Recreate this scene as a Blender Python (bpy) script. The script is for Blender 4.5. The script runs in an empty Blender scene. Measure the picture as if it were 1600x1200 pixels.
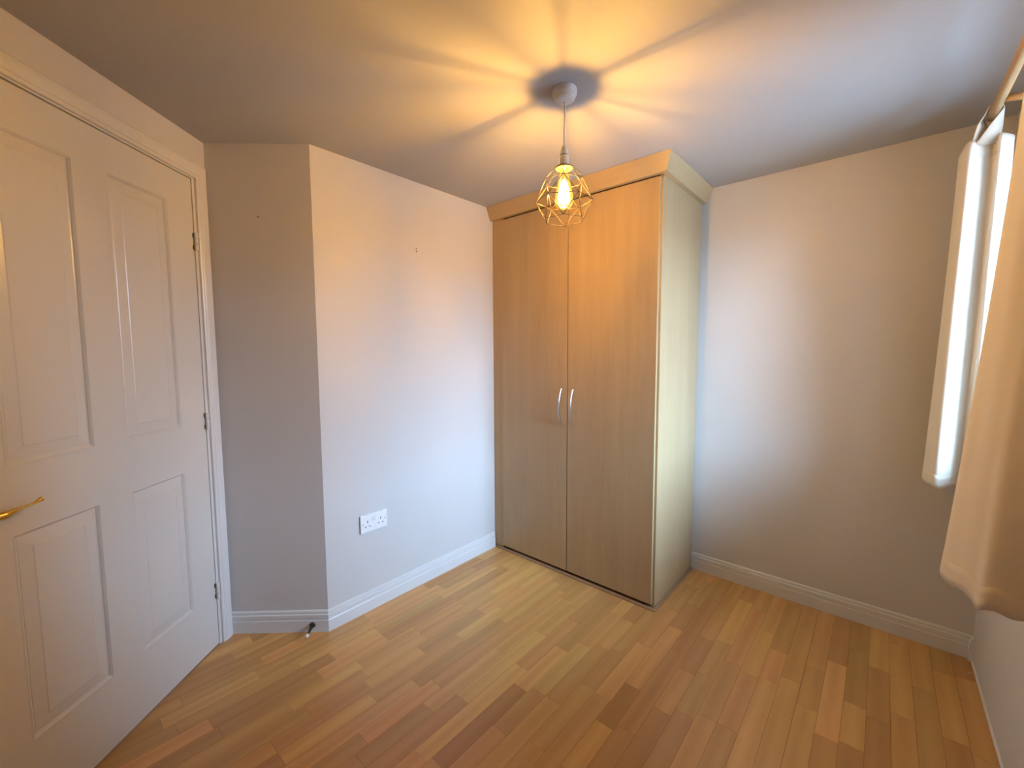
import bpy, bmesh, math, random
from mathutils import Vector, Matrix

random.seed(7)
scene = bpy.context.scene
C = scene.collection

# ------------------------------------------------------------------ camera
CAM_H, PITCH, ROLL, YAW, F_PX = 1.2882, 0.0790, -0.0048, -0.7204, 660.1
cd = bpy.data.cameras.new('camera')
cam = bpy.data.objects.new('camera', cd)
C.objects.link(cam)
cd.sensor_width = 36.0
cd.lens = F_PX * 36.0 / 1600.0
cd.clip_start = 0.02
fw = Vector((math.sin(YAW), math.cos(YAW), 0)); rt = Vector((math.cos(YAW), -math.sin(YAW), 0)); up = Vector((0, 0, 1))
f2 = fw * math.cos(PITCH) - up * math.sin(PITCH); u2 = fw * math.sin(PITCH) + up * math.cos(PITCH)
r3 = rt * math.cos(ROLL) + u2 * math.sin(ROLL); u3 = -rt * math.sin(ROLL) + u2 * math.cos(ROLL)
m = Matrix((r3, u3, -f2)).transposed().to_4x4()
m.translation = (0, 0, CAM_H)
cam.matrix_world = m
scene.camera = cam

# ------------------------------------------------------------------ sky, window light sampling, exposure
SKY = (0.42, 0.65, 1.0); SKY_STRENGTH = 76.0
LAMP_COLOR = (1.0, 0.58, 0.15); LAMP_STRENGTH = 15500.0
w = bpy.data.worlds.new('overcast_sky'); scene.world = w; w.use_nodes = True
bg = w.node_tree.nodes['Background']
bg.inputs[0].default_value = (*SKY, 1); bg.inputs[1].default_value = SKY_STRENGTH
scene.view_settings.view_transform = 'Standard'
scene.view_settings.look = 'None'
scene.view_settings.gamma = 1.0
scene.view_settings.use_curve_mapping = False
scene.view_settings.exposure = -0.07

# ------------------------------------------------------------------ room dimensions (metres, camera above the origin)
XS, Y2 = -1.8756, 0.8387            # wall with the socket, its near corner
C1X, C1Y = -2.1984, 0.5384          # corner of door wall and short return wall
YF, XD, YB = 1.9609, -0.7972, 2.5144  # wardrobe front, wardrobe side, back wall
XW, H = 0.338, 2.1657               # window wall, ceiling
DTH = -0.7189
DD = Vector((-math.sin(DTH), -math.cos(DTH), 0))      # along the door wall
DROT = math.atan2(DD.y, DD.x)
WIN = dict(y0=1.40, y1=2.18, z0=0.86, z1=2.07)
REAR = -1.6

pl = bpy.data.lights.new('window_portal', 'AREA'); pl.shape = 'RECTANGLE'
pl.size = WIN['y1'] - WIN['y0']; pl.size_y = WIN['z1'] - WIN['z0']
pl.cycles.is_portal = True
po = bpy.data.objects.new('window_portal', pl); C.objects.link(po)
po.matrix_world = Matrix.Translation((XW + 0.245, (WIN['y0'] + WIN['y1']) / 2, (WIN['z0'] + WIN['z1']) / 2)) @ Matrix(((0, 0, 1), (1, 0, 0), (0, 1, 0))).to_4x4()

# ------------------------------------------------------------------ materials
def new_mat(name):
    mt = bpy.data.materials.new(name); mt.use_nodes = True
    nt = mt.node_tree
    return mt, nt, nt.nodes['Principled BSDF']

def noise(nt, scale, detail=3.0, vec=None, rough=0.5):
    n = nt.nodes.new('ShaderNodeTexNoise'); n.inputs['Scale'].default_value = scale
    n.inputs['Detail'].default_value = detail; n.inputs['Roughness'].default_value = rough
    if vec is not None: nt.links.new(vec, n.inputs['Vector'])
    return n

def mapped(nt, scale, out='Object'):
    tc = nt.nodes.new('ShaderNodeTexCoord'); mp = nt.nodes.new('ShaderNodeMapping')
    mp.inputs['Scale'].default_value = scale
    nt.links.new(tc.outputs[out], mp.inputs['Vector'])
    return mp.outputs['Vector']

def ramp(nt, fac, stops):
    r = nt.nodes.new('ShaderNodeValToRGB'); el = r.color_ramp.elements
    el[0].position, el[0].color = stops[0][0], (*stops[0][1], 1)
    el[1].position, el[1].color = stops[-1][0], (*stops[-1][1], 1)
    for p, c in stops[1:-1]:
        e = el.new(p); e.color = (*c, 1)
    nt.links.new(fac, r.inputs['Fac'])
    return r

def bump(nt, b, height, strength, dist=0.002):
    n = nt.nodes.new('ShaderNodeBump'); n.inputs['Strength'].default_value = strength; n.inputs['Distance'].default_value = dist
    nt.links.new(height, n.inputs['Height']); nt.links.new(n.outputs['Normal'], b.inputs['Normal'])

def paint(name, col, rough, bscale=180, bstr=0.08, var=0.03):
    mt, nt, b = new_mat(name)
    v = mapped(nt, (1, 1, 1))
    n = noise(nt, 2.2, 3, v)
    lo = tuple(c * (1 - var) for c in col); hi = tuple(min(1, c * (1 + var)) for c in col)
    r = ramp(nt, n.outputs['Fac'], [(0.3, lo), (0.7, hi)])
    nt.links.new(r.outputs['Color'], b.inputs['Base Color'])
    b.inputs['Roughness'].default_value = rough
    n2 = noise(nt, bscale, 2, v)
    bump(nt, b, n2.outputs['Fac'], bstr)
    return mt

def plain(name, col, rough, metal=0.0):
    mt, nt, b = new_mat(name)
    n = noise(nt, 60, 2, mapped(nt, (1, 1, 1)))
    r = ramp(nt, n.outputs['Fac'], [(0.3, tuple(c * 0.95 for c in col)), (0.7, tuple(min(1, c * 1.04) for c in col))])
    nt.links.new(r.outputs['Color'], b.inputs['Base Color'])
    b.inputs['Roughness'].default_value = rough; b.inputs['Metallic'].default_value = metal
    return mt

def wood(name, dark, light, axis_scale, rough=0.4, grain=1.0, random_obj=False, wave=0.0):
    mt, nt, b = new_mat(name)
    tc = nt.nodes.new('ShaderNodeTexCoord'); vec = tc.outputs['Object']
    if random_obj:
        ge = nt.nodes.new('ShaderNodeNewGeometry'); oi = nt.nodes.new('ShaderNodeObjectInfo')
        ml = nt.nodes.new('ShaderNodeVectorMath'); ml.operation = 'SCALE'; ml.inputs[0].default_value = (37, 53, 11)
        nt.links.new(oi.outputs['Random'], ml.inputs['Scale'])
        ad = nt.nodes.new('ShaderNodeVectorMath'); ad.operation = 'ADD'
        nt.links.new(ge.outputs['Position'], ad.inputs[0]); nt.links.new(ml.outputs['Vector'], ad.inputs[1])
        vec = ad.outputs['Vector']
    mp = nt.nodes.new('ShaderNodeMapping'); mp.inputs['Scale'].default_value = axis_scale
    nt.links.new(vec, mp.inputs['Vector'])
    n1 = noise(nt, 1.0, 4, mp.outputs['Vector'], 0.6)
    mp2 = nt.nodes.new('ShaderNodeMapping'); mp2.inputs['Scale'].default_value = tuple(s * 6 for s in axis_scale)
    nt.links.new(vec, mp2.inputs['Vector'])
    n2 = noise(nt, 1.0, 2, mp2.outputs['Vector'], 0.5)
    mix = nt.nodes.new('ShaderNodeMix'); mix.data_type = 'FLOAT'; mix.inputs['Factor'].default_value = 0.12 if random_obj else 0.3
    nt.links.new(n1.outputs['Fac'], mix.inputs['A']); nt.links.new(n2.outputs['Fac'], mix.inputs['B'])
    fac = mix.outputs['Result']
    if wave:
        wv = nt.nodes.new('ShaderNodeTexWave'); wv.wave_type = 'RINGS'; wv.rings_direction = 'Y'
        wv.inputs['Scale'].default_value = 0.55; wv.inputs['Distortion'].default_value = 5.0
        wv.inputs['Detail'].default_value = 2.0; wv.inputs['Detail Scale'].default_value = 0.6
        nt.links.new(mp.outputs['Vector'], wv.inputs['Vector'])
        m3 = nt.nodes.new('ShaderNodeMix'); m3.data_type = 'FLOAT'; m3.inputs['Factor'].default_value = wave
        nt.links.new(fac, m3.inputs['A']); nt.links.new(wv.outputs['Fac'], m3.inputs['B'])
        fac = m3.outputs['Result']
    lo = 0.5 - 0.28 / grain; hi = 0.5 + 0.28 / grain
    r = ramp(nt, fac, [(max(0, lo), dark), (min(1, hi), light)])
    col = r.outputs['Color']
    if random_obj:
        hs = nt.nodes.new('ShaderNodeHueSaturation')
        vr = nt.nodes.new('ShaderNodeMapRange'); vr.inputs['To Min'].default_value = 0.80; vr.inputs['To Max'].default_value = 1.18
        nt.links.new(oi.outputs['Random'], vr.inputs['Value']); nt.links.new(vr.outputs['Result'], hs.inputs['Value'])
        fr = nt.nodes.new('ShaderNodeMath'); fr.operation = 'MULTIPLY'; fr.inputs[1].default_value = 7.31
        nt.links.new(oi.outputs['Random'], fr.inputs[0])
        f3 = nt.nodes.new('ShaderNodeMath'); f3.operation = 'FRACT'; nt.links.new(fr.outputs[0], f3.inputs[0])
        hr = nt.nodes.new('ShaderNodeMapRange'); hr.inputs['To Min'].default_value = 0.492; hr.inputs['To Max'].default_value = 0.506
        nt.links.new(f3.outputs[0], hr.inputs['Value']); nt.links.new(hr.outputs['Result'], hs.inputs['Hue'])
        nt.links.new(col, hs.inputs['Color']); col = hs.outputs['Color']
    nt.links.new(col, b.inputs['Base Color'])
    b.inputs['Roughness'].default_value = rough
    bump(nt, b, fac, 0.03, 0.001)
    return mt

M = {}
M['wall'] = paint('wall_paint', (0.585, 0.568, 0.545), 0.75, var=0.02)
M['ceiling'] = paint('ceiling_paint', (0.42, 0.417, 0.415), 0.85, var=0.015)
M['trim'] = paint('trim_gloss_paint', (0.66, 0.655, 0.64), 0.32, 60, 0.04, 0.015)
M['floor_strip'] = wood('laminate_strip', (0.445, 0.228, 0.062), (0.61, 0.348, 0.118), (11, 1.3, 11), 0.33, 0.95, True, 0.16)
M['floor_base'] = plain('laminate_joint', (0.20, 0.10, 0.04), 0.6)
M['maple'] = wood('maple_veneer', (0.39, 0.270, 0.135), (0.48, 0.345, 0.19), (14, 14, 0.9), 0.34, 1.0)
M['maple_x'] = wood('maple_veneer_cornice', (0.39, 0.270, 0.135), (0.48, 0.345, 0.19), (0.9, 9, 14), 0.42, 1.0)
M['maple_y'] = wood('maple_veneer_cornice_side', (0.39, 0.270, 0.135), (0.48, 0.345, 0.19), (9, 0.9, 14), 0.42, 1.0)
M['plinth'] = wood('plinth_wood', (0.26, 0.15, 0.075), (0.36, 0.22, 0.12), (3, 3, 12), 0.5)
M['pole'] = wood('pole_wood', (0.42, 0.22, 0.085), (0.56, 0.33, 0.14), (30, 2, 30), 0.4)
M['chrome'] = plain('satin_chrome', (0.72, 0.73, 0.75), 0.22, 1.0)
M['brass'] = plain('polished_brass', (0.72, 0.47, 0.12), 0.16, 1.0)
M['white_plastic'] = plain('white_plastic', (0.82, 0.82, 0.81), 0.3)
M['rose_plastic'] = plain('aged_white_plastic', (0.62, 0.61, 0.59), 0.4)  # greyer tone of the white plastic for the ceiling rose
M['dark'] = plain('dark_slot', (0.02, 0.02, 0.02), 0.5)  # shade painted into slots and gaps, plus the black holder ring
M['brown_plastic'] = plain('brown_wall_plug', (0.22, 0.07, 0.03), 0.6)
M['black_metal'] = plain('dark_metal', (0.06, 0.055, 0.05), 0.3, 0.8)
M['wire'] = plain('bronze_wire', (0.036, 0.020, 0.009), 0.6, 0.0)
M['rubber'] = plain('white_rubber', (0.75, 0.73, 0.70), 0.5)
M['ground'] = paint('garden_ground', (0.52, 0.51, 0.49), 0.9, 30, 0.3, 0.1)
M['brick'] = paint('brick_facade', (0.24, 0.15, 0.11), 0.9, 30, 0.3, 0.15)
M['frame'] = plain('window_upvc', (0.82, 0.83, 0.84), 0.3)

def door_mat():
    mt, nt, b = new_mat('door_gloss_paint')
    b.inputs['Base Color'].default_value = (0.62, 0.61, 0.575, 1); b.inputs['Roughness'].default_value = 0.24
    v = mapped(nt, (60, 60, 3)); n = noise(nt, 1.0, 4, v, 0.6)
    bump(nt, b, n.outputs['Fac'], 0.12, 0.0015)
    return mt
M['door'] = door_mat()

def fabric_mat():
    mt, nt, b = new_mat('cream_curtain_fabric')
    out = nt.nodes['Material Output']
    n = noise(nt, 900, 2, mapped(nt, (1, 1, 1)))
    r = ramp(nt, n.outputs['Fac'], [(0.3, (0.77, 0.69, 0.56)), (0.7, (0.84, 0.77, 0.65))])
    nt.links.new(r.outputs['Color'], b.inputs['Base Color']); b.inputs['Roughness'].default_value = 0.85
    b.inputs['Specular IOR Level'].default_value = 0.15
    bump(nt, b, n.outputs['Fac'], 0.08, 0.001)
    tr = nt.nodes.new('ShaderNodeBsdfTranslucent'); tr.inputs['Color'].default_value = (0.80, 0.70, 0.56, 1)
    mx = nt.nodes.new('ShaderNodeMixShader'); mx.inputs[0].default_value = 0.07
    nt.links.new(b.outputs[0], mx.inputs[1]); nt.links.new(tr.outputs[0], mx.inputs[2]); nt.links.new(mx.outputs[0], out.inputs[0])
    return mt
M['fabric'] = fabric_mat()

def glass_mat(name, tint, gloss, emit=None, estr=0.0):
    mt, nt, b = new_mat(name); out = nt.nodes['Material Output']
    nt.nodes.remove(b)
    tr = nt.nodes.new('ShaderNodeBsdfTransparent'); tr.inputs[0].default_value = (*tint, 1)
    gl = nt.nodes.new('ShaderNodeBsdfGlossy'); gl.inputs['Roughness'].default_value = 0.03
    fr = nt.nodes.new('ShaderNodeFresnel'); fr.inputs[0].default_value = 1.45
    mx = nt.nodes.new('ShaderNodeMixShader')
    nt.links.new(fr.outputs[0], mx.inputs[0]); nt.links.new(tr.outputs[0], mx.inputs[1]); nt.links.new(gl.outputs[0], mx.inputs[2])
    last = mx.outputs[0]
    if emit:
        em = nt.nodes.new('ShaderNodeEmission'); em.inputs[0].default_value = (*emit, 1); em.inputs[1].default_value = estr
        ad = nt.nodes.new('ShaderNodeAddShader'); nt.links.new(last, ad.inputs[0]); nt.links.new(em.outputs[0], ad.inputs[1]); last = ad.outputs[0]
    nt.links.new(last, out.inputs[0])
    return mt
M['glass'] = glass_mat('window_glass', (0.96, 0.98, 0.97), 0.05)
M['bulb_glass'] = glass_mat('amber_bulb_glass', (1.0, 0.86, 0.58), 0.1, (1.0, 0.58, 0.12), 0.35)
def emit_mat(name, col, s):
    mt, nt, b = new_mat(name); b.inputs['Base Color'].default_value = (0, 0, 0, 1)
    b.inputs['Emission Color'].default_value = (*col, 1); b.inputs['Emission Strength'].default_value = s
    return mt
M['filament'] = emit_mat('lit_filament', LAMP_COLOR, LAMP_STRENGTH)
M['glow'] = glass_mat('bulb_glow', (1, 1, 1), 0.0, (1.0, 0.72, 0.34), 5.0)
M['glow_ring'] = plain('translucent_ring', (0.16, 0.13, 0.08), 0.5)

# ------------------------------------------------------------------ helpers
def link(name, bm, mat, parent=None, smooth=False):
    me = bpy.data.meshes.new(name)
    bmesh.ops.recalc_face_normals(bm, faces=bm.faces[:])
    bm.to_mesh(me); bm.free()
    me.materials.append(M[mat] if isinstance(mat, str) else mat)
    if smooth:
        for p in me.polygons: p.use_smooth = True
    o = bpy.data.objects.new(name, me); C.objects.link(o)
    if parent: o.parent = parent
    return o

def tag(o, label=None, cat=None, group=None, kind=None):
    if label: o['label'] = label
    if cat: o['category'] = cat
    if group: o['group'] = group
    if kind: o['kind'] = kind
    return o

def empty(name, loc=(0, 0, 0), rz=0.0):
    o = bpy.data.objects.new(name, None); C.objects.link(o)
    o.empty_display_size = 0.1
    o.location = loc; o.rotation_euler = (0, 0, rz)
    return o

def box(bm, a, b, bev=0.0, seg=2):
    x0, y0, z0 = a; x1, y1, z1 = b
    vs = [bm.verts.new(p) for p in ((x0, y0, z0), (x1, y0, z0), (x1, y1, z0), (x0, y1, z0), (x0, y0, z1), (x1, y0, z1), (x1, y1, z1), (x0, y1, z1))]
    fs = [bm.faces.new([vs[i] for i in f]) for f in ((0, 3, 2, 1), (4, 5, 6, 7), (0, 1, 5, 4), (1, 2, 6, 5), (2, 3, 7, 6), (3, 0, 4, 7))]
    if bev:
        es = list({e for f in fs for e in f.edges})
        bmesh.ops.bevel(bm, geom=es, offset=bev, segments=seg, affect='EDGES', profile=0.5)

def bx(name, a, b, mat, parent=None, bev=0.0):
    bm = bmesh.new(); box(bm, a, b, bev)
    return link(name, bm, mat, parent)

def loft(bm, rings, cap=True, closed=True):
    R = [[bm.verts.new(p) for p in r] for r in rings]
    n = len(R[0])
    for a, b in zip(R, R[1:]):
        for i in range(n if closed else n - 1):
            j = (i + 1) % n
            bm.faces.new((a[i], a[j], b[j], b[i]))
    if cap and closed:
        bm.faces.new(R[0][::-1]); bm.faces.new(R[-1])
    return R

def tube(bm, pts, radii, seg=10, cap=True):
    pts = [Vector(p) for p in pts]
    if not hasattr(radii, '__len__'): radii = [radii] * len(pts)
    rings = []; ref = None
    for i, p in enumerate(pts):
        t = (pts[min(i + 1, len(pts) - 1)] - pts[max(i - 1, 0)]).normalized()
        if ref is None:
            ref = t.orthogonal().normalized()
        ref = (ref - t * ref.dot(t)).normalized()
        bn = t.cross(ref)
        rings.append([p + (ref * math.cos(a) + bn * math.sin(a)) * radii[i] for a in (2 * math.pi * k / seg for k in range(seg))])
    loft(bm, rings, cap)

def lathe(bm, prof, centre=(0, 0, 0), seg=32, cap=True):
    cx, cy, cz = centre
    loft(bm, [[(cx + r * math.cos(2 * math.pi * k / seg), cy + r * math.sin(2 * math.pi * k / seg), cz + z) for k in range(seg)] for r, z in prof], cap)

def catmull(pts, n):
    pts = [Vector(p) for p in pts]; out = []
    for i in range(len(pts) - 1):
        p0 = pts[max(i - 1, 0)]; p1 = pts[i]; p2 = pts[i + 1]; p3 = pts[min(i + 2, len(pts) - 1)]
        for k in range(n):
            t = k / n
            out.append(0.5 * ((2 * p1) + (p2 - p0) * t + (2 * p0 - 5 * p1 + 4 * p2 - p3) * t * t + (3 * p1 - p0 - 3 * p2 + p3) * t ** 3))
    out.append(pts[-1]); return out

# ------------------------------------------------------------------ room shell
EX, EY = C1X + DD.x * 1.10, C1Y + DD.y * 1.10
POLY = [(C1X, C1Y), (XS, Y2), (XS, YB), (XW, YB), (XW, REAR), (EX, REAR), (EX, EY)]   # clockwise
TH = 0.12
def offset_poly(poly, d):
    n = len(poly); res = []
    for i in range(n):
        p0, p1, p2 = (Vector(poly[(i + k) % n]) for k in (-1, 0, 1))
        d1 = (p1 - p0).normalized(); d2 = (p2 - p1).normalized()
        n1 = Vector((-d1.y, d1.x)); n2 = Vector((-d2.y, d2.x))      # left of travel = outside for clockwise order
        b = (n1 + n2).normalized()
        q = p1 + b * (d / b.dot(n1)); res.append((q.x, q.y))
    return res
THW = 0.26                          # outer wall with the window
OUT = offset_poly(POLY, TH)
OUT[3] = (XW + THW, OUT[3][1]); OUT[4] = (XW + THW, OUT[4][1])

def wall(name, i, opening=None):
    n = len(POLY)
    a, b = Vector(POLY[i]), Vector(POLY[(i + 1) % n]); ao, bo = Vector(OUT[i]), Vector(OUT[(i + 1) % n])
    L = (b - a).length; d = (b - a) / L
    bm = bmesh.new()
    def col(s0, s1, z0, z1):
        def outer(s):
            if s <= 0: return ao
            if s >= L: return bo
            return a + d * s + Vector((-d.y, d.x)) * (THW if i == 3 else TH)
        q = [a + d * s0, a + d * s1, outer(s1), outer(s0)]
        lo = [bm.verts.new((p.x, p.y, z0)) for p in q]; hi = [bm.verts.new((p.x, p.y, z1)) for p in q]
        bm.faces.new(lo); bm.faces.new(hi[::-1])
        for k in range(4):
            j = (k + 1) % 4; bm.faces.new((lo[k], hi[k], hi[j], lo[j]))
    if opening is None: col(0, L, 0, H)
    else:
        s0, s1, z0, z1 = opening
        col(0, s0, 0, H); col(s1, L, 0, H); col(s0, s1, z1, H)
        if z0 > 0: col(s0, s1, 0, z0)
    o = link(name, bm, 'wall'); o['kind'] = 'structure'; return o

wall('wall_return', 0); wall('wall_socket', 1); wall('wall_back', 2)
wall('wall_right', 3, (YB - WIN['y1'], YB - WIN['y0'], WIN['z0'], WIN['z1']))
wall('wall_rear', 4); wall('wall_rear_left', 5)
wall('wall_left', 6, (1.10 - 0.944, 1.10 - 0.060, 0.0, 2.010))

bm = bmesh.new(); box(bm, (XW + 0.6, -25, -2.75), (40, 30, -2.65))  # unseen outdoor plane, added to set how much daylight bounces in
link('ground', bm, 'ground')['kind'] = 'structure'
bm = bmesh.new()
loft(bm, [[(px, yy, pz) for px, pz in ((15, -2.65), (15, 1.7), (18.5, 3.4), (22, 1.7), (22, -2.65))] for yy in (-25, 30)])
link('building_opposite', bm, 'brick')['kind'] = 'structure'  # unseen block with a pitched roof, added to cut off the low sky
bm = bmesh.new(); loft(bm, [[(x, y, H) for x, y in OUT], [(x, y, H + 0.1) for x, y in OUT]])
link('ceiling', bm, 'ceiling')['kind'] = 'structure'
bm = bmesh.new(); loft(bm, [[(x, y, -0.1) for x, y in OUT], [(x, y, -0.006) for x, y in OUT]])
floor = link('floor', bm, 'floor_base'); floor['kind'] = 'structure'

# laminate strips: rows run along Y, each strip its own piece
def y_range(x):
    ys = []
    n = len(POLY)
    for i in range(n):
        (x0, y0), (x1, y1) = POLY[i], POLY[(i + 1) % n]
        if (x0 - x) * (x1 - x) < 0: ys.append(y0 + (y1 - y0) * (x - x0) / (x1 - x0))
    return (min(ys), max(ys)) if len(ys) >= 2 else None

SW = 0.0645
bm = bmesh.new(); box(bm, (0.0004, 0, -0.008), (SW - 0.0004, 1, 0)); strip_me = bpy.data.meshes.new('floor_strip'); 
bmesh.ops.recalc_face_normals(bm, faces=bm.faces[:]); bm.to_mesh(strip_me); bm.free(); strip_me.materials.append(M['floor_strip'])
rest = bmesh.new()
nrow = 0; nstrips = 0
x = XW - SW * 40
prev = None
while x < XW - 0.01:
    xa, xb = max(x, -2.19), min(x + SW, XW - 0.001)
    rr = [r for r in (y_range(xa + 0.002), y_range((xa + xb) / 2), y_range(xb - 0.002)) if r]
    if rr:
        ya = min(r[0] for r in rr); yb_ = max(r[1] for r in rr)
        y = ya - random.uniform(0.02, 0.42)
        while y < yb_:
            ln = random.choice((0.24, 0.30, 0.36, 0.42, 0.48)) + random.uniform(-0.03, 0.03)
            s, e = max(y, ya), min(y + ln, yb_)
            y += ln
            if e - s < 0.02: continue
            # rows that the photograph shows become single pieces, the rest behind the camera one joined part
            mid = Vector(((xa + xb) / 2, (s + e) / 2, -CAM_H)); end = Vector(((xa + xb) / 2, e, -CAM_H))
            vis = False
            for q in (mid, end, Vector(((xa + xb) / 2, s, -CAM_H))):
                dz = q.dot(f2)
                if dz > 0.3 and abs(q.dot(r3)) / dz < 1.30 and q.dot(u3) / dz > -0.99: vis = True
            hid = s > YF + 0.05 and xb < XD - 0.03
            if vis and not hid:
                o = bpy.data.objects.new('floor_strip', strip_me); C.objects.link(o); o.parent = floor
                o.location = (x if xb - xa > SW - 0.002 else xa, s + 0.0003, 0)
                o.scale = ((xb - xa) / SW, e - s - 0.0006, 1); nstrips += 1
            else:
                box(rest, (xa + 0.0004, s + 0.0003, -0.008), (xb - 0.0004, e - 0.0003, 0))
    x += SW
o = link('floor_strips_beyond', rest, 'floor_strip', floor); o['kind'] = 'stuff'
print('floor strips', nstrips)

# skirting boards: moulded profile (offset from wall, height)
SK = [(0, 0), (0.015, 0), (0.015, 0.054), (0.0135, 0.0565), (0.0115, 0.0575), (0.0115, 0.0595), (0.0135, 0.061), (0.0135, 0.078), (0.0125, 0.081), (0.0085, 0.083), (0.0085, 0.0855), (0.0095, 0.088), (0.0085, 0.094), (0.005, 0.0975), (0, 0.098)]
def skirting(name, pts, ends=(0, 0)):
    bm = bmesh.new(); n = len(pts); rings = []
    for i in range(n):
        p = Vector(pts[i])
        d1 = (Vector(pts[i]) - Vector(pts[i - 1])).normalized() if i else None
        d2 = (Vector(pts[i + 1]) - Vector(pts[i])).normalized() if i < n - 1 else None
        d1 = d1 or d2; d2 = d2 or d1
        n1 = Vector((d1.y, -d1.x)); n2 = Vector((d2.y, -d2.x))     # right of travel = inside the room
        b = (n1 + n2).normalized(); b /= b.dot(n1)
        rings.append([(p.x + b.x * o_, p.y + b.y * o_, z) for o_, z in SK])
    loft(bm, rings)
    o = link(name, bm, 'trim'); o['kind'] = 'structure'; return o
rd = Vector((XS - C1X, Y2 - C1Y)).normalized()
skirting('baseboard_left', [(C1X + rd.x * 0.001, C1Y + rd.y * 0.001), (XS, Y2), (XS, YF - 0.013)])
skirting('baseboard_back', [(XD + 0.002, YB), (XW, YB), (XW, YB - 0.035)])
skirting('baseboard_rear', [(XW, REAR + 0.04), (XW, REAR), (EX, REAR), (EX, EY), (EX - DD.x * 0.09, EY - DD.y * 0.09)])

bm = bmesh.new()
loft(bm, [[(XW, yy, 0), (XW - 0.006, yy, 0), (XW - 0.0045, yy, 0.005), (XW, yy, 0.008)] for yy in (REAR + 0.03, YB - 0.036)])
link('trim_1', bm, 'trim')['kind'] = 'structure'

# ------------------------------------------------------------------ door (structure)
door = empty('door_1', (C1X, C1Y, 0), DROT)
tag(door, 'white four-panel door with brass lever, closed in its white frame', None, None, 'structure')
S0, S1, DZ0, DZ1 = 0.0825, 0.922, 0.006, 1.987       # leaf, metres from the wall corner
FY = -0.003                                          # room face of the leaf in door space
PAN = [(0.210, 0.447, 0.235, 0.815), (0.555, 0.792, 0.235, 0.815), (0.210, 0.447, 0.993, 1.868), (0.555, 0.792, 0.993, 1.868)]
def leaf_mesh():
    xs_ = sorted({S0, S1} | {v for p in PAN for v in p[:2]}); zs_ = sorted({DZ0, DZ1} | {v for p in PAN for v in p[2:]})
    bm = bmesh.new()
    for i in range(len(xs_) - 1):
        for k in range(len(zs_) - 1):
            cx, cz = (xs_[i] + xs_[i + 1]) / 2, (zs_[k] + zs_[k + 1]) / 2
            if any(p[0] < cx < p[1] and p[2] < cz < p[3] for p in PAN): continue
            box(bm, (xs_[i], FY - 0.035, zs_[k]), (xs_[i + 1], FY, zs_[k + 1]))
    bmesh.ops.remove_doubles(bm, verts=bm.verts[:], dist=1e-5)
    dup = {}
    for f in bm.faces: dup.setdefault(tuple(sorted(v.index for v in f.verts)), []).append(f)
    return bm
def clean_inner(bm):
    bm.verts.index_update()
    seen = {}
    for f in bm.faces[:]:
        seen.setdefault(tuple(sorted(v.index for v in f.verts)), []).append(f)
    bmesh.ops.delete(bm, geom=[f for fs in seen.values() if len(fs) > 1 for f in fs], context='FACES_ONLY')
bm = leaf_mesh(); clean_inner(bm)
leaf = link('leaf', bm, 'door', door)
for (a, b, c, d) in PAN:
    bm = bmesh.new()
    steps = [(0.0, 0.0), (0.004, 0.0008), (0.009, -0.004), (0.011, -0.0075), (0.0145, -0.0085), (0.0165, -0.0075), (0.046, -0.0025), (0.0485, -0.0012), (0.052, -0.0012)]
    rings = [[(a, FY - 0.03, c), (b, FY - 0.03, c), (b, FY - 0.03, d), (a, FY - 0.03, d)]]
    rings += [[(a + i, FY + h, c + i), (b - i, FY + h, c + i), (b - i, FY + h, d - i), (a + i, FY + h, d - i)] for i, h in steps]
    loft(bm, rings)
    link('panel', bm, 'door', leaf)
# lining (jambs and head) with stop
bx('lining', (0.060, -0.118, 0), (0.0805, 0.0, 1.991), 'trim', door, 0.001)
bx('lining', (0.9255, -0.118, 0), (0.944, 0.0, 1.991), 'trim', door, 0.001)
bx('lining', (0.060, -0.118, 1.991), (0.944, 0.0, 2.010), 'trim', door, 0.001)
bx('stop', (0.0805, -0.118, 0), (0.096, -0.041, 1.991), 'trim', door)
bx('stop', (0.910, -0.118, 0), (0.9255, -0.041, 1.991), 'trim', door)
bx('stop', (0.096, -0.118, 1.976), (0.910, -0.041, 1.991), 'trim', door)
bx('threshold', (0.060, -0.118, -0.005), (0.944, -0.001, 0.003), 'plinth', door)
# architrave: profile (distance outward from inner edge, height off the wall)
AR = [(0, 0), (0, 0.009), (0.004, 0.0115), (0.010, 0.012), (0.014, 0.015), (0.022, 0.0165), (0.040, 0.0165), (0.052, 0.0145), (0.058, 0.010), (0.058, 0)]
ai, ao_, at = 0.068, 0.936, 1.996
def arch(pieces):
    bm = bmesh.new(); loft(bm, pieces); return link('architrave', bm, 'trim', door)
arch([[(ai - e, h, 0) for e, h in AR], [(ai - e, h, at + e) for e, h in AR]])
arch([[(ao_ + e, h, 0) for e, h in AR], [(ao_ + e, h, at + e) for e, h in AR]])
arch([[(ai - e, h, at + e) for e, h in AR], [(ao_ + e, h, at + e) for e, h in AR]])
# hinges
for hz in (1.739, 0.997, 0.248):
    bm = bmesh.new()
    for k in range(3):
        z0 = hz - 0.036 + k * 0.0243
        loft(bm, [[(0.0815 + 0.0066 * math.cos(t), 0.0060 + 0.0066 * math.sin(t), z) for t in (2 * math.pi * j / 12 for j in range(12))] for z in (z0, z0 + 0.0225)])
    box(bm, (0.0808, -0.034, hz - 0.036), (0.0822, 0.003, hz + 0.036))
    hg = link('hinge', bm, 'trim', door)
    for zz in (-0.033, 0.016):  # dark plates proud of the leaf paint the shade of hinge notches
        bx('recess', (0.0860, -0.0045, hz + zz), (0.0905, -0.0022, hz + zz + 0.017), 'dark', hg)
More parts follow.
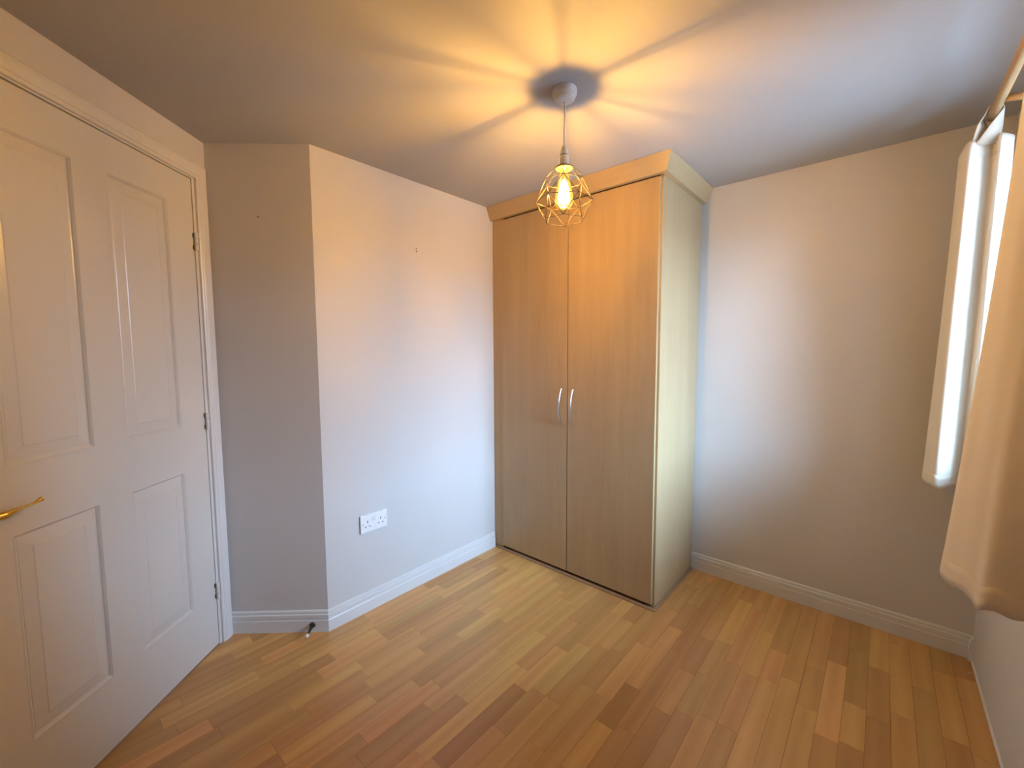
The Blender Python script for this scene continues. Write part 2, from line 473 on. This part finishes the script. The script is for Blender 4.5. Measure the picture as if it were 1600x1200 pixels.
# brass lever
hs, hzc = 0.857, 0.893
bm = bmesh.new()
lathe_prof = [(0.0, 0.0), (0.026, 0.0), (0.026, 0.004), (0.022, 0.008), (0.012, 0.010), (0.0095, 0.014), (0.0095, 0.030), (0.012, 0.036), (0.010, 0.046), (0.0, 0.048)]
loft(bm, [[(hs + max(r, 1e-4) * math.cos(t), FY + y, hzc + max(r, 1e-4) * math.sin(t)) for t in (2 * math.pi * j / 24 for j in range(24))] for r, y in lathe_prof])
handle = link('handle', bm, 'brass', door, True)
bm = bmesh.new()
lp = catmull([(hs +0.004, 0.040, hzc -0.0040), (hs -0.018, 0.044, hzc -0.0045), (hs -0.034, 0.046, hzc -0.0020), (hs -0.055, 0.046, hzc +0.0005), (hs -0.075, 0.044, hzc +0.0015), (hs -0.090, 0.042, hzc +0.0035), (hs -0.101, 0.041, hzc +0.0065), (hs -0.104, 0.041, hzc +0.0072)], 6)
lr = []
for i in range(len(lp)):
    t = i / (len(lp) - 1)
    keys = [(0, .009), (.14, .0105), (.28, .0078), (.43, .0042), (.57, .0034), (.71, .0042), (.86, .0066), (.95, .006), (1, .0015)]
    for (a0, v0), (a1, v1) in zip(keys, keys[1:]):
        if a0 <= t <= a1: lr.append(v0 + (v1 - v0) * (t - a0) / (a1 - a0)); break
tube(bm, lp, lr, 14)
link('lever', bm, 'brass', handle, True)

# ------------------------------------------------------------------ window (structure, behind the curtains)
win = empty('window_1', (XW, (WIN['y0'] + WIN['y1']) / 2, WIN['z0']))
tag(win, 'white framed window in the right wall behind the curtains', None, None, 'structure')
W2 = (WIN['y1'] - WIN['y0']) / 2; WH = WIN['z1'] - WIN['z0']
FX0, FX1 = 0.165, 0.230
bm = bmesh.new()
for (a, b) in (((FX0, -W2, 0), (FX1, -W2 + 0.055, WH)), ((FX0, W2 - 0.055, 0), (FX1, W2, WH)), ((FX0, -W2 + 0.055, 0), (FX1, W2 - 0.055, 0.055)), ((FX0, -W2 + 0.055, WH - 0.055), (FX1, W2 - 0.055, WH)), ((FX0, -0.03, 0.055), (FX1, 0.03, WH - 0.055))):
    box(bm, a, b)
link('window_frame', bm, 'frame', win)
for (a, b) in ((-W2 + 0.05, -0.028), (0.028, W2 - 0.05)):
    bx('pane', (FX0 + 0.03, a, 0.05), (FX0 + 0.034, b, WH - 0.05), 'glass', win)
bx('window_sill', (-0.02, -W2 - 0.03, -0.022), (0.0, W2 + 0.03, 0.004), 'trim', win, 0.004)
bx('window_board', (0.0, -W2, -0.001), (FX0, W2, 0.004), 'frame', win)

# ------------------------------------------------------------------ wardrobe
wd = empty('wardrobe', ((XS + XD) / 2, (YF + YB) / 2, 0))
tag(wd, 'tall maple two-door fitted wardrobe with bow handles and cornice, standing in the corner', 'wardrobe')
ox, oy = wd.location.x, wd.location.y
def wb(name, a, b, mat='maple', bev=0.0008, parent=wd):
    return bx(name, (a[0] - ox, a[1] - oy, a[2]), (b[0] - ox, b[1] - oy, b[2]), mat, parent, bev)
HC = 2.0905
wb('side_panel', (XD - 0.018, YF + 0.012, 0.012), (XD, YB - 0.0015, HC + 0.06))
wb('side_panel', (XS + 0.060, YF + 0.014, 0.012), (XS + 0.078, YB - 0.002, HC + 0.06))
wb('filler_strip', (XS + 0.001, YF - 0.002, 0.014), (XS + 0.0755, YF + 0.013, HC + 0.05))
wb('back_panel', (XS + 0.078, YB - 0.010, 0.012), (XD - 0.018, YB - 0.002, HC + 0.05))
wb('top_panel', (XS + 0.078, YF + 0.014, HC + 0.03), (XD - 0.018, YB - 0.010, HC + 0.048))
wb('base_panel', (XS + 0.078, YF + 0.014, 0.016), (XD - 0.018, YB - 0.010, 0.034))
wb('top_rail', (XS + 0.076, YF + 0.0125, 2.06), (XD - 0.018, YF + 0.0138, HC + 0.05), 'dark')  # thin near-black sheet, paints shade into the gap above the doors
for (a, b, hx) in ((XS + 0.0775, -1.3115, -1.343), (-1.3060, XD - 0.0105, -1.267)):
    dr = wb('door', (a, YF - 0.006, 0.027), (b, YF + 0.0115, 2.083), 'maple', 0.0012)
    bm = bmesh.new()
    hp = []; 
    for k in range(25):
        t = k / 24; z = 0.877 + (1.081 - 0.877) * t
        dep = 0.003 + 0.030 * (1 - (2 * t - 1) ** 2) ** 0.85
        hp.append((hx - ox, YF - 0.006 - dep - oy, z))
    rad = [0.0036 + 0.0016 * math.sin(math.pi * k / 24) for k in range(25)]
    tube(bm, [(hp[0][0], YF - 0.004 - oy, hp[0][2])] + hp + [(hp[-1][0], YF - 0.004 - oy, hp[-1][2])], [0.0034] + rad + [0.0034], 12)
    hd = link('handle', bm, 'chrome', dr, True); hd['label'] = 'satin chrome bow handle'
# cornice, mitred at the outer corner: (projection, height)
PF, PB = 0.0572, 0.0253
CP = [(0.0, HC), (PB, HC), (PB + 0.002, HC + 0.004), (PF, H - 0.0015), (0.0, H - 0.0015)]
bm = bmesh.new()
loft(bm, [[(XS + 0.001 - ox, YF + 0.012 - 0.012 - p - oy, z) for p, z in CP], [(XD + p - ox, YF - p - oy, z) for p, z in CP]])
link('cornice', bm, 'maple_x', wd)
bm = bmesh.new()
loft(bm, [[(XD + p - ox, YF - p - oy, z) for p, z in CP], [(XD + p - ox, YB - 0.001 - oy, z) for p, z in CP]])
link('cornice', bm, 'maple_y', wd)
# plinth beading round the foot
PP = [(-0.006, 0.0), (0.012, 0.0), (0.012, 0.006), (0.008, 0.011), (-0.006, 0.012)]
bm = bmesh.new()
loft(bm, [[(XS + 0.0155 - ox, YF - p - oy, z) for p, z in PP], [(XD + p - ox, YF - p - oy, z) for p, z in PP]])
link('plinth', bm, 'plinth', wd)
bm = bmesh.new()
loft(bm, [[(XD + p - ox, YF - p - oy, z) for p, z in PP], [(XD + p - ox, YB - 0.016 - oy, z) for p, z in PP]])
link('plinth', bm, 'plinth', wd)

# ------------------------------------------------------------------ curtain pole and curtains
PX, PZ, PR = 0.232, 2.050, 0.0128
pole = empty('curtain_pole', (PX, 1.0, PZ))
tag(pole, 'round wooden curtain pole along the right wall under the ceiling', 'curtain pole')
bm = bmesh.new(); tube(bm, [(0, -1.6, 0), (0, -0.5, 0), (0, 0.4, 0), (0, 1.150, 0)], PR, 20)
link('rod', bm, 'pole', pole, True)
for yy in (1.0, -1.1):
    bm = bmesh.new()
    tube(bm, [(XW - PX, yy, -0.012), (0.05, yy, -0.014), (0.012, yy, -0.006)], [0.013, 0.010, 0.011], 12)
    loft(bm, [[(XW - PX - e, yy + 0.026 * math.cos(t), -0.012 + 0.026 * math.sin(t)) for t in (2 * math.pi * j / 20 for j in range(20))] for e in (0.0, 0.012)])
    link('bracket', bm, 'pole', pole, True)

def curtain(name, label, top, bot, ztop, zbot, tabs, far_drop=0.0, n=10):
    cu = empty(name, (PX, (top[0][1] + top[-1][1]) / 2, zbot)); tag(cu, label, 'curtain', 'tab-top curtains at the window')
    o = cu.location
    T = catmull([(x, y, ztop) for x, y in top], n); B = catmull([(x, y, zbot) for x, y in bot], n)
    nt_ = len(T) - 1
    def surf(i, t):
        a, b = T[i], B[i]
        q = a.lerp(b, t ** 1.15)
        zt = ztop - far_drop * max(0.0, 1 - i / (0.33 * nt_))
        q.z = zt + (zbot - zt) * t + 0.005 * math.sin(i * 0.31) * t
        q.x += 0.004 * math.sin(i * 0.5 + t * 5.0) * t * (1 - t)
        return q - o
    def sheet(nm, ts, thick):
        bm = bmesh.new()
        R = [[bm.verts.new(surf(i, t)) for i in range(nt_ + 1)] for t in ts]
        for a, b in zip(R, R[1:]):
            for i in range(nt_): bm.faces.new((a[i], a[i + 1], b[i + 1], b[i]))
        ob = link(nm, bm, 'fabric', cu, True)
        md = ob.modifiers.new('thickness', 'SOLIDIFY'); md.thickness = thick; md.offset = 0
        return ob
    sheet('cloth', [k / 26 for k in range(27)], 0.0022)
    sheet('hem', [0.962, 0.975, 0.988, 1.0], 0.0034)
    sheet('heading_band', [0.0, 0.015, 0.03, 0.045], 0.0034)
    for (ty, by, bx_, wdt) in tabs:                      # loop of cloth over the pole, sewn to the heading at (bx_, by)
        bm = bmesh.new(); hw = wdt / 2; r = PR + 0.006
        prof = [(bx_ - 0.004, by, ztop - 0.02 - PZ), ((bx_ - r) * 0.5 - 0.006, (ty + by) / 2, (ztop - PZ) * 0.45)]
        for j in range(13):
            a = math.pi - j * math.pi / 12
            prof.append((r * math.cos(a), ty, r * math.sin(a)))
        prof += [((bx_ + r) * 0.5 + 0.008, (ty + by) / 2, (ztop - PZ) * 0.45), (bx_ + 0.004, by, ztop - 0.02 - PZ)]
        m_ = len(prof); va, vb = [], []
        for q, (px, py, pz) in enumerate(prof):           # strap turns from lying along the pole to lying along the heading
            k = min(q, m_ - 1 - q); c = (0.92, 0.45)[k] if k < 2 else 0.0
            wx, wy = (c * 1.15, (1 - c * c) ** 0.5)
            va.append(bm.verts.new((PX + px - wx * hw - o.x, py - wy * hw - o.y, PZ + pz - o.z)))
            vb.append(bm.verts.new((PX + px + wx * hw - o.x, py + wy * hw - o.y, PZ + pz - o.z)))
        for i in range(len(va) - 1): bm.faces.new((va[i], va[i + 1], vb[i + 1], vb[i]))
        tb = link('tab', bm, 'fabric', cu, True)
        md = tb.modifiers.new('thickness', 'SOLIDIFY'); md.thickness = 0.0025; md.offset = 0
    return cu

curtain('curtain', 'narrow cream tab-top curtain lit white by the window, beside the back wall',
        [(0.208, 2.347), (0.174, 2.289), (0.175, 2.183), (0.185, 2.140), (0.214, 2.156), (0.243, 2.179), (0.251, 2.159), (0.255, 2.137), (0.272, 2.156), (0.291, 2.198), (0.280, 2.251), (0.241, 2.280)],
        [(0.170, 2.43), (0.143, 2.365), (0.156, 2.25), (0.167, 2.212), (0.198, 2.232), (0.232, 2.262), (0.243, 2.245), (0.250, 2.222), (0.272, 2.245), (0.297, 2.285), (0.290, 2.34), (0.250, 2.37)],
        1.988, 0.770, [(2.118, 2.158, -0.010, 0.056)], 0.02)
curtain('curtain', 'shaded tan-looking cream curtain, the one further from the back wall',
        [(0.238, 1.52), (0.212, 1.47), (0.206, 1.43), (0.212, 1.36), (0.240, 1.33), (0.268, 1.29), (0.255, 1.22), (0.205, 1.17), (0.200, 1.12), (0.250, 1.07), (0.270, 1.0), (0.210, 0.94), (0.205, 0.88), (0.260, 0.82)],
        [(0.135, 1.41), (0.124, 1.358), (0.142, 1.30), (0.162, 1.248), (0.170, 1.216), (0.198, 1.216), (0.232, 1.225), (0.262, 1.20), (0.255, 1.12), (0.205, 1.07), (0.220, 1.0), (0.265, 0.95), (0.215, 0.88), (0.260, 0.80)],
        1.998, 0.770, [(1.365, 1.365, -0.020, 0.036), (1.15, 1.15, -0.03, 0.036), (0.92, 0.92, -0.022, 0.036)])

# ------------------------------------------------------------------ pendant lamp
LX, LY = -0.853, 1.248
lamp = empty('pendant_lamp', (LX, LY, H)); tag(lamp, 'pendant lamp with geometric wire cage and lit amber bulb hanging from the ceiling', 'pendant lamp')
bm = bmesh.new(); lathe(bm, [(0.0405, 0), (0.0415, -0.002), (0.041, -0.018), (0.0385, -0.023), (0.036, -0.0245), (0.034, -0.033), (0.026, -0.038), (0.006, -0.041), (0.0035, -0.043)], seg=64)
link('ceiling_rose', bm, 'rose_plastic', lamp)
zr = lambda z: z - H
bm = bmesh.new(); tube(bm, [(0, 0, -0.040), (0.001, 0, -0.09), (-0.0005, 0, -0.14), (0, 0, zr(1.975))], 0.0026, 8)
link('cord', bm, 'white_plastic', lamp, True)
bm = bmesh.new(); lathe(bm, [(0.004, zr(1.984)), (0.0085, zr(1.980)), (0.0125, zr(1.968)), (0.0145, zr(1.9535)), (0.0145, zr(1.9525)), (0.0125, zr(1.9520)), (0.0125, zr(1.9505)), (0.0152, zr(1.950)), (0.0155, zr(1.922)), (0.0140, zr(1.918))], seg=28)
hold = link('lamp_holder', bm, 'white_plastic', lamp, True)
bm = bmesh.new(); lathe(bm, [(0.0135, zr(1.9525)), (0.0148, zr(1.952)), (0.0148, zr(1.9505)), (0.0135, zr(1.950))], seg=28)
link('joint_ring', bm, 'dark', hold, True)
bm = bmesh.new(); lathe(bm, [(0.0150, zr(1.918)), (0.0285, zr(1.914)), (0.0300, zr(1.910)), (0.0290, zr(1.907)), (0.0150, zr(1.909))], seg=32)
link('shade_ring', bm, 'glow_ring', lamp, True)
# cage
bm = bmesh.new()
tc_ = -fw
def cv(r, deg, z):
    a = math.radians(deg); v = rt * math.cos(a) * r + tc_ * math.sin(a) * r
    return Vector((v.x, v.y, zr(z)))
TT = [cv(0.031, 39 + 60 * k, 1.911) for k in range(6)]
UU = [cv(0.070, 39 + 60 * k, 1.8665) for k in range(6)]
MM = [cv(0.098, 9 + 60 * k, 1.801) for k in range(6)]
LL = [cv(0.070, 39 + 60 * k, 1.736) for k in range(6)]
ed = []
for k in range(6):
    j = (k + 1) % 6
    ed += [(TT[k], TT[j]), (TT[k], UU[k]), (UU[k], UU[j]), (MM[k], MM[j]), (LL[k], LL[j]), (MM[k], UU[k]), (MM[j], UU[k]), (MM[k], LL[k]), (MM[j], LL[k])]
for a, b in ed: tube(bm, [a, b], 0.00115, 6)
link('wire_cage', bm, 'wire', lamp, True)
# bulb
bulb = None
bm = bmesh.new(); lathe(bm, [(0.0125, zr(1.908)), (0.0135, zr(1.898)), (0.0170, zr(1.880)), (0.0235, zr(1.850)), (0.0300, zr(1.822)), (0.0318, zr(1.805)), (0.0300, zr(1.790)), (0.0240, zr(1.780)), (0.0140, zr(1.7755)), (0.002, zr(1.7745))], seg=32)
bulb = link('bulb', bm, 'bulb_glass', lamp, True); bulb['label'] = 'amber glass teardrop bulb, lit'
bm = bmesh.new(); lathe(bm, [(0.004, zr(1.872)), (0.010, zr(1.864)), (0.0165, zr(1.842)), (0.0205, zr(1.820)), (0.0200, zr(1.804)), (0.0130, zr(1.793)), (0.003, zr(1.790))], seg=24)
link('inner_glow', bm, 'glow', bulb, True)
bm = bmesh.new()
for k in range(4):
    a = math.radians(45 + 90 * k)
    tube(bm, [(0.0032 * math.cos(a), 0.0032 * math.sin(a), zr(1.846)), (0.0040 * math.cos(a), 0.0040 * math.sin(a), zr(1.812))], 0.0008, 6)
link('filament', bm, 'filament', bulb, True)

# ------------------------------------------------------------------ double socket
SY0, SY1, SZ0, SZ1 = 1.008, 1.153, 0.400, 0.488
so = empty('plug_socket', (XS, (SY0 + SY1) / 2, SZ0)); tag(so, 'white double plug socket with two switches above the skirting', 'socket')
def sb(name, y0, y1, z0, z1, x0, x1, mat, bev=0.0, parent=None):
    cy = (SY0 + SY1) / 2
    return bx(name, (x0, y0 - cy, z0 - SZ0), (x1, y1 - cy, z1 - SZ0), mat, parent or so, bev)
fp = sb('faceplate', SY0, SY1, SZ0, SZ1, 0.0, 0.0105, 'white_plastic', 0.0015)
for k, yc in enumerate((1.0445, 1.1165)):  # slots are near-black boxes that paint the shade of holes
    sb('earth_slot', yc - 0.0022, yc + 0.0022, 0.4475, 0.4570, 0.0100, 0.0108, 'dark')
    for dy in (-0.011, 0.011):
        sb('pin_slot', yc + dy - 0.0034, yc + dy + 0.0034, 0.4265, 0.4310, 0.0100, 0.0108, 'dark')
    ys = 1.069 + k * 0.0125
    sb('switch_gap', ys - 0.0006, ys + 0.0102, 0.4488, 0.4672, 0.0100, 0.0107, 'dark')
    sb('switch', ys, ys + 0.0096, 0.4494, 0.4672, 0.0100, 0.0128, 'white_plastic', 0.0008)
for yc in (1.0205, 1.1405):
    bm = bmesh.new()
    loft(bm, [[(xx, yc - (SY0 + SY1) / 2 + 0.0028 * math.cos(t), 0.444 - SZ0 + 0.0028 * math.sin(t)) for t in (2 * math.pi * j / 14 for j in range(14))] for xx in (0.0102, 0.0111)])
    link('screw', bm, 'chrome', so)

# ------------------------------------------------------------------ small things
rn = Vector((rd.y, -rd.x, 0))            # into the room from the short return wall
rd3 = Vector((rd.x, rd.y, 0)); c1v = Vector((C1X, C1Y, 0))
base = c1v + rd3 * 0.374 + rn * 0.0145 + Vector((0, 0, 0.034))
st = empty('door_stop', base); tag(st, 'small dark metal door stop with white rubber tip on the skirting', 'door stop')
ax = (rn * 0.075 + rd3 * 0.004 + Vector((0, 0, -0.008))).normalized()
def axpt(d): return ax * d
bm = bmesh.new(); tube(bm, [axpt(0), axpt(0.003), axpt(0.006), axpt(0.0062)], [0.0135, 0.0135, 0.010, 0.004], 18); link('base', bm, 'black_metal', st, True)
bm = bmesh.new(); tube(bm, [axpt(0.004), axpt(0.012), axpt(0.03), axpt(0.060)], [0.0095, 0.008, 0.006, 0.0042], 16); link('rod', bm, 'black_metal', st, True)
bm = bmesh.new(); tube(bm, [axpt(0.058), axpt(0.060), axpt(0.070), axpt(0.0735), axpt(0.0745)], [0.0045, 0.0068, 0.0078, 0.0062, 0.002], 16); link('tip', bm, 'rubber', st, True)

def screw(name, label, cat, p, nrm, r, ln, mat, group=None):
    bm = bmesh.new(); n = Vector(nrm)
    tube(bm, [n * -0.004, n * ln * 0.7, n * ln, n * (ln + 0.0008)], [r * 0.7, r * 0.7, r, r * 0.5], 10)
    o = link(name, bm, mat, None, True); o.location = p; tag(o, label, cat, group); return o
screw('screw', 'upper of two small brown screws in the wall above the socket', 'screw', (XS, 1.376, 1.823), (1, 0, 0), 0.0032, 0.004, 'brown_plastic', 'screws left in the wall')
screw('screw', 'lower of two small brown screws in the wall above the socket', 'screw', (XS, 1.3775, 1.810), (1, 0, 0), 0.0036, 0.004, 'brown_plastic', 'screws left in the wall')
nl = c1v + rd3 * 0.215 + Vector((0, 0, 1.864))
screw('nail', 'tiny brown nail in the narrow wall beside the door', 'nail', nl, rn, 0.0028, 0.006, 'brown_plastic')
bm = bmesh.new()
tube(bm, [(-0.005, 0.0, 0.0016), (0.0, 0.0006, 0.002), (0.006, -0.0004, 0.0014)], [0.0008, 0.0018, 0.0006], 7)
o = link('paint_flake', bm, 'rubber'); o.location = (0.318, 2.385, 0.0); tag(o, 'tiny white paint flake lying on the floor by the right skirting corner', 'flake')
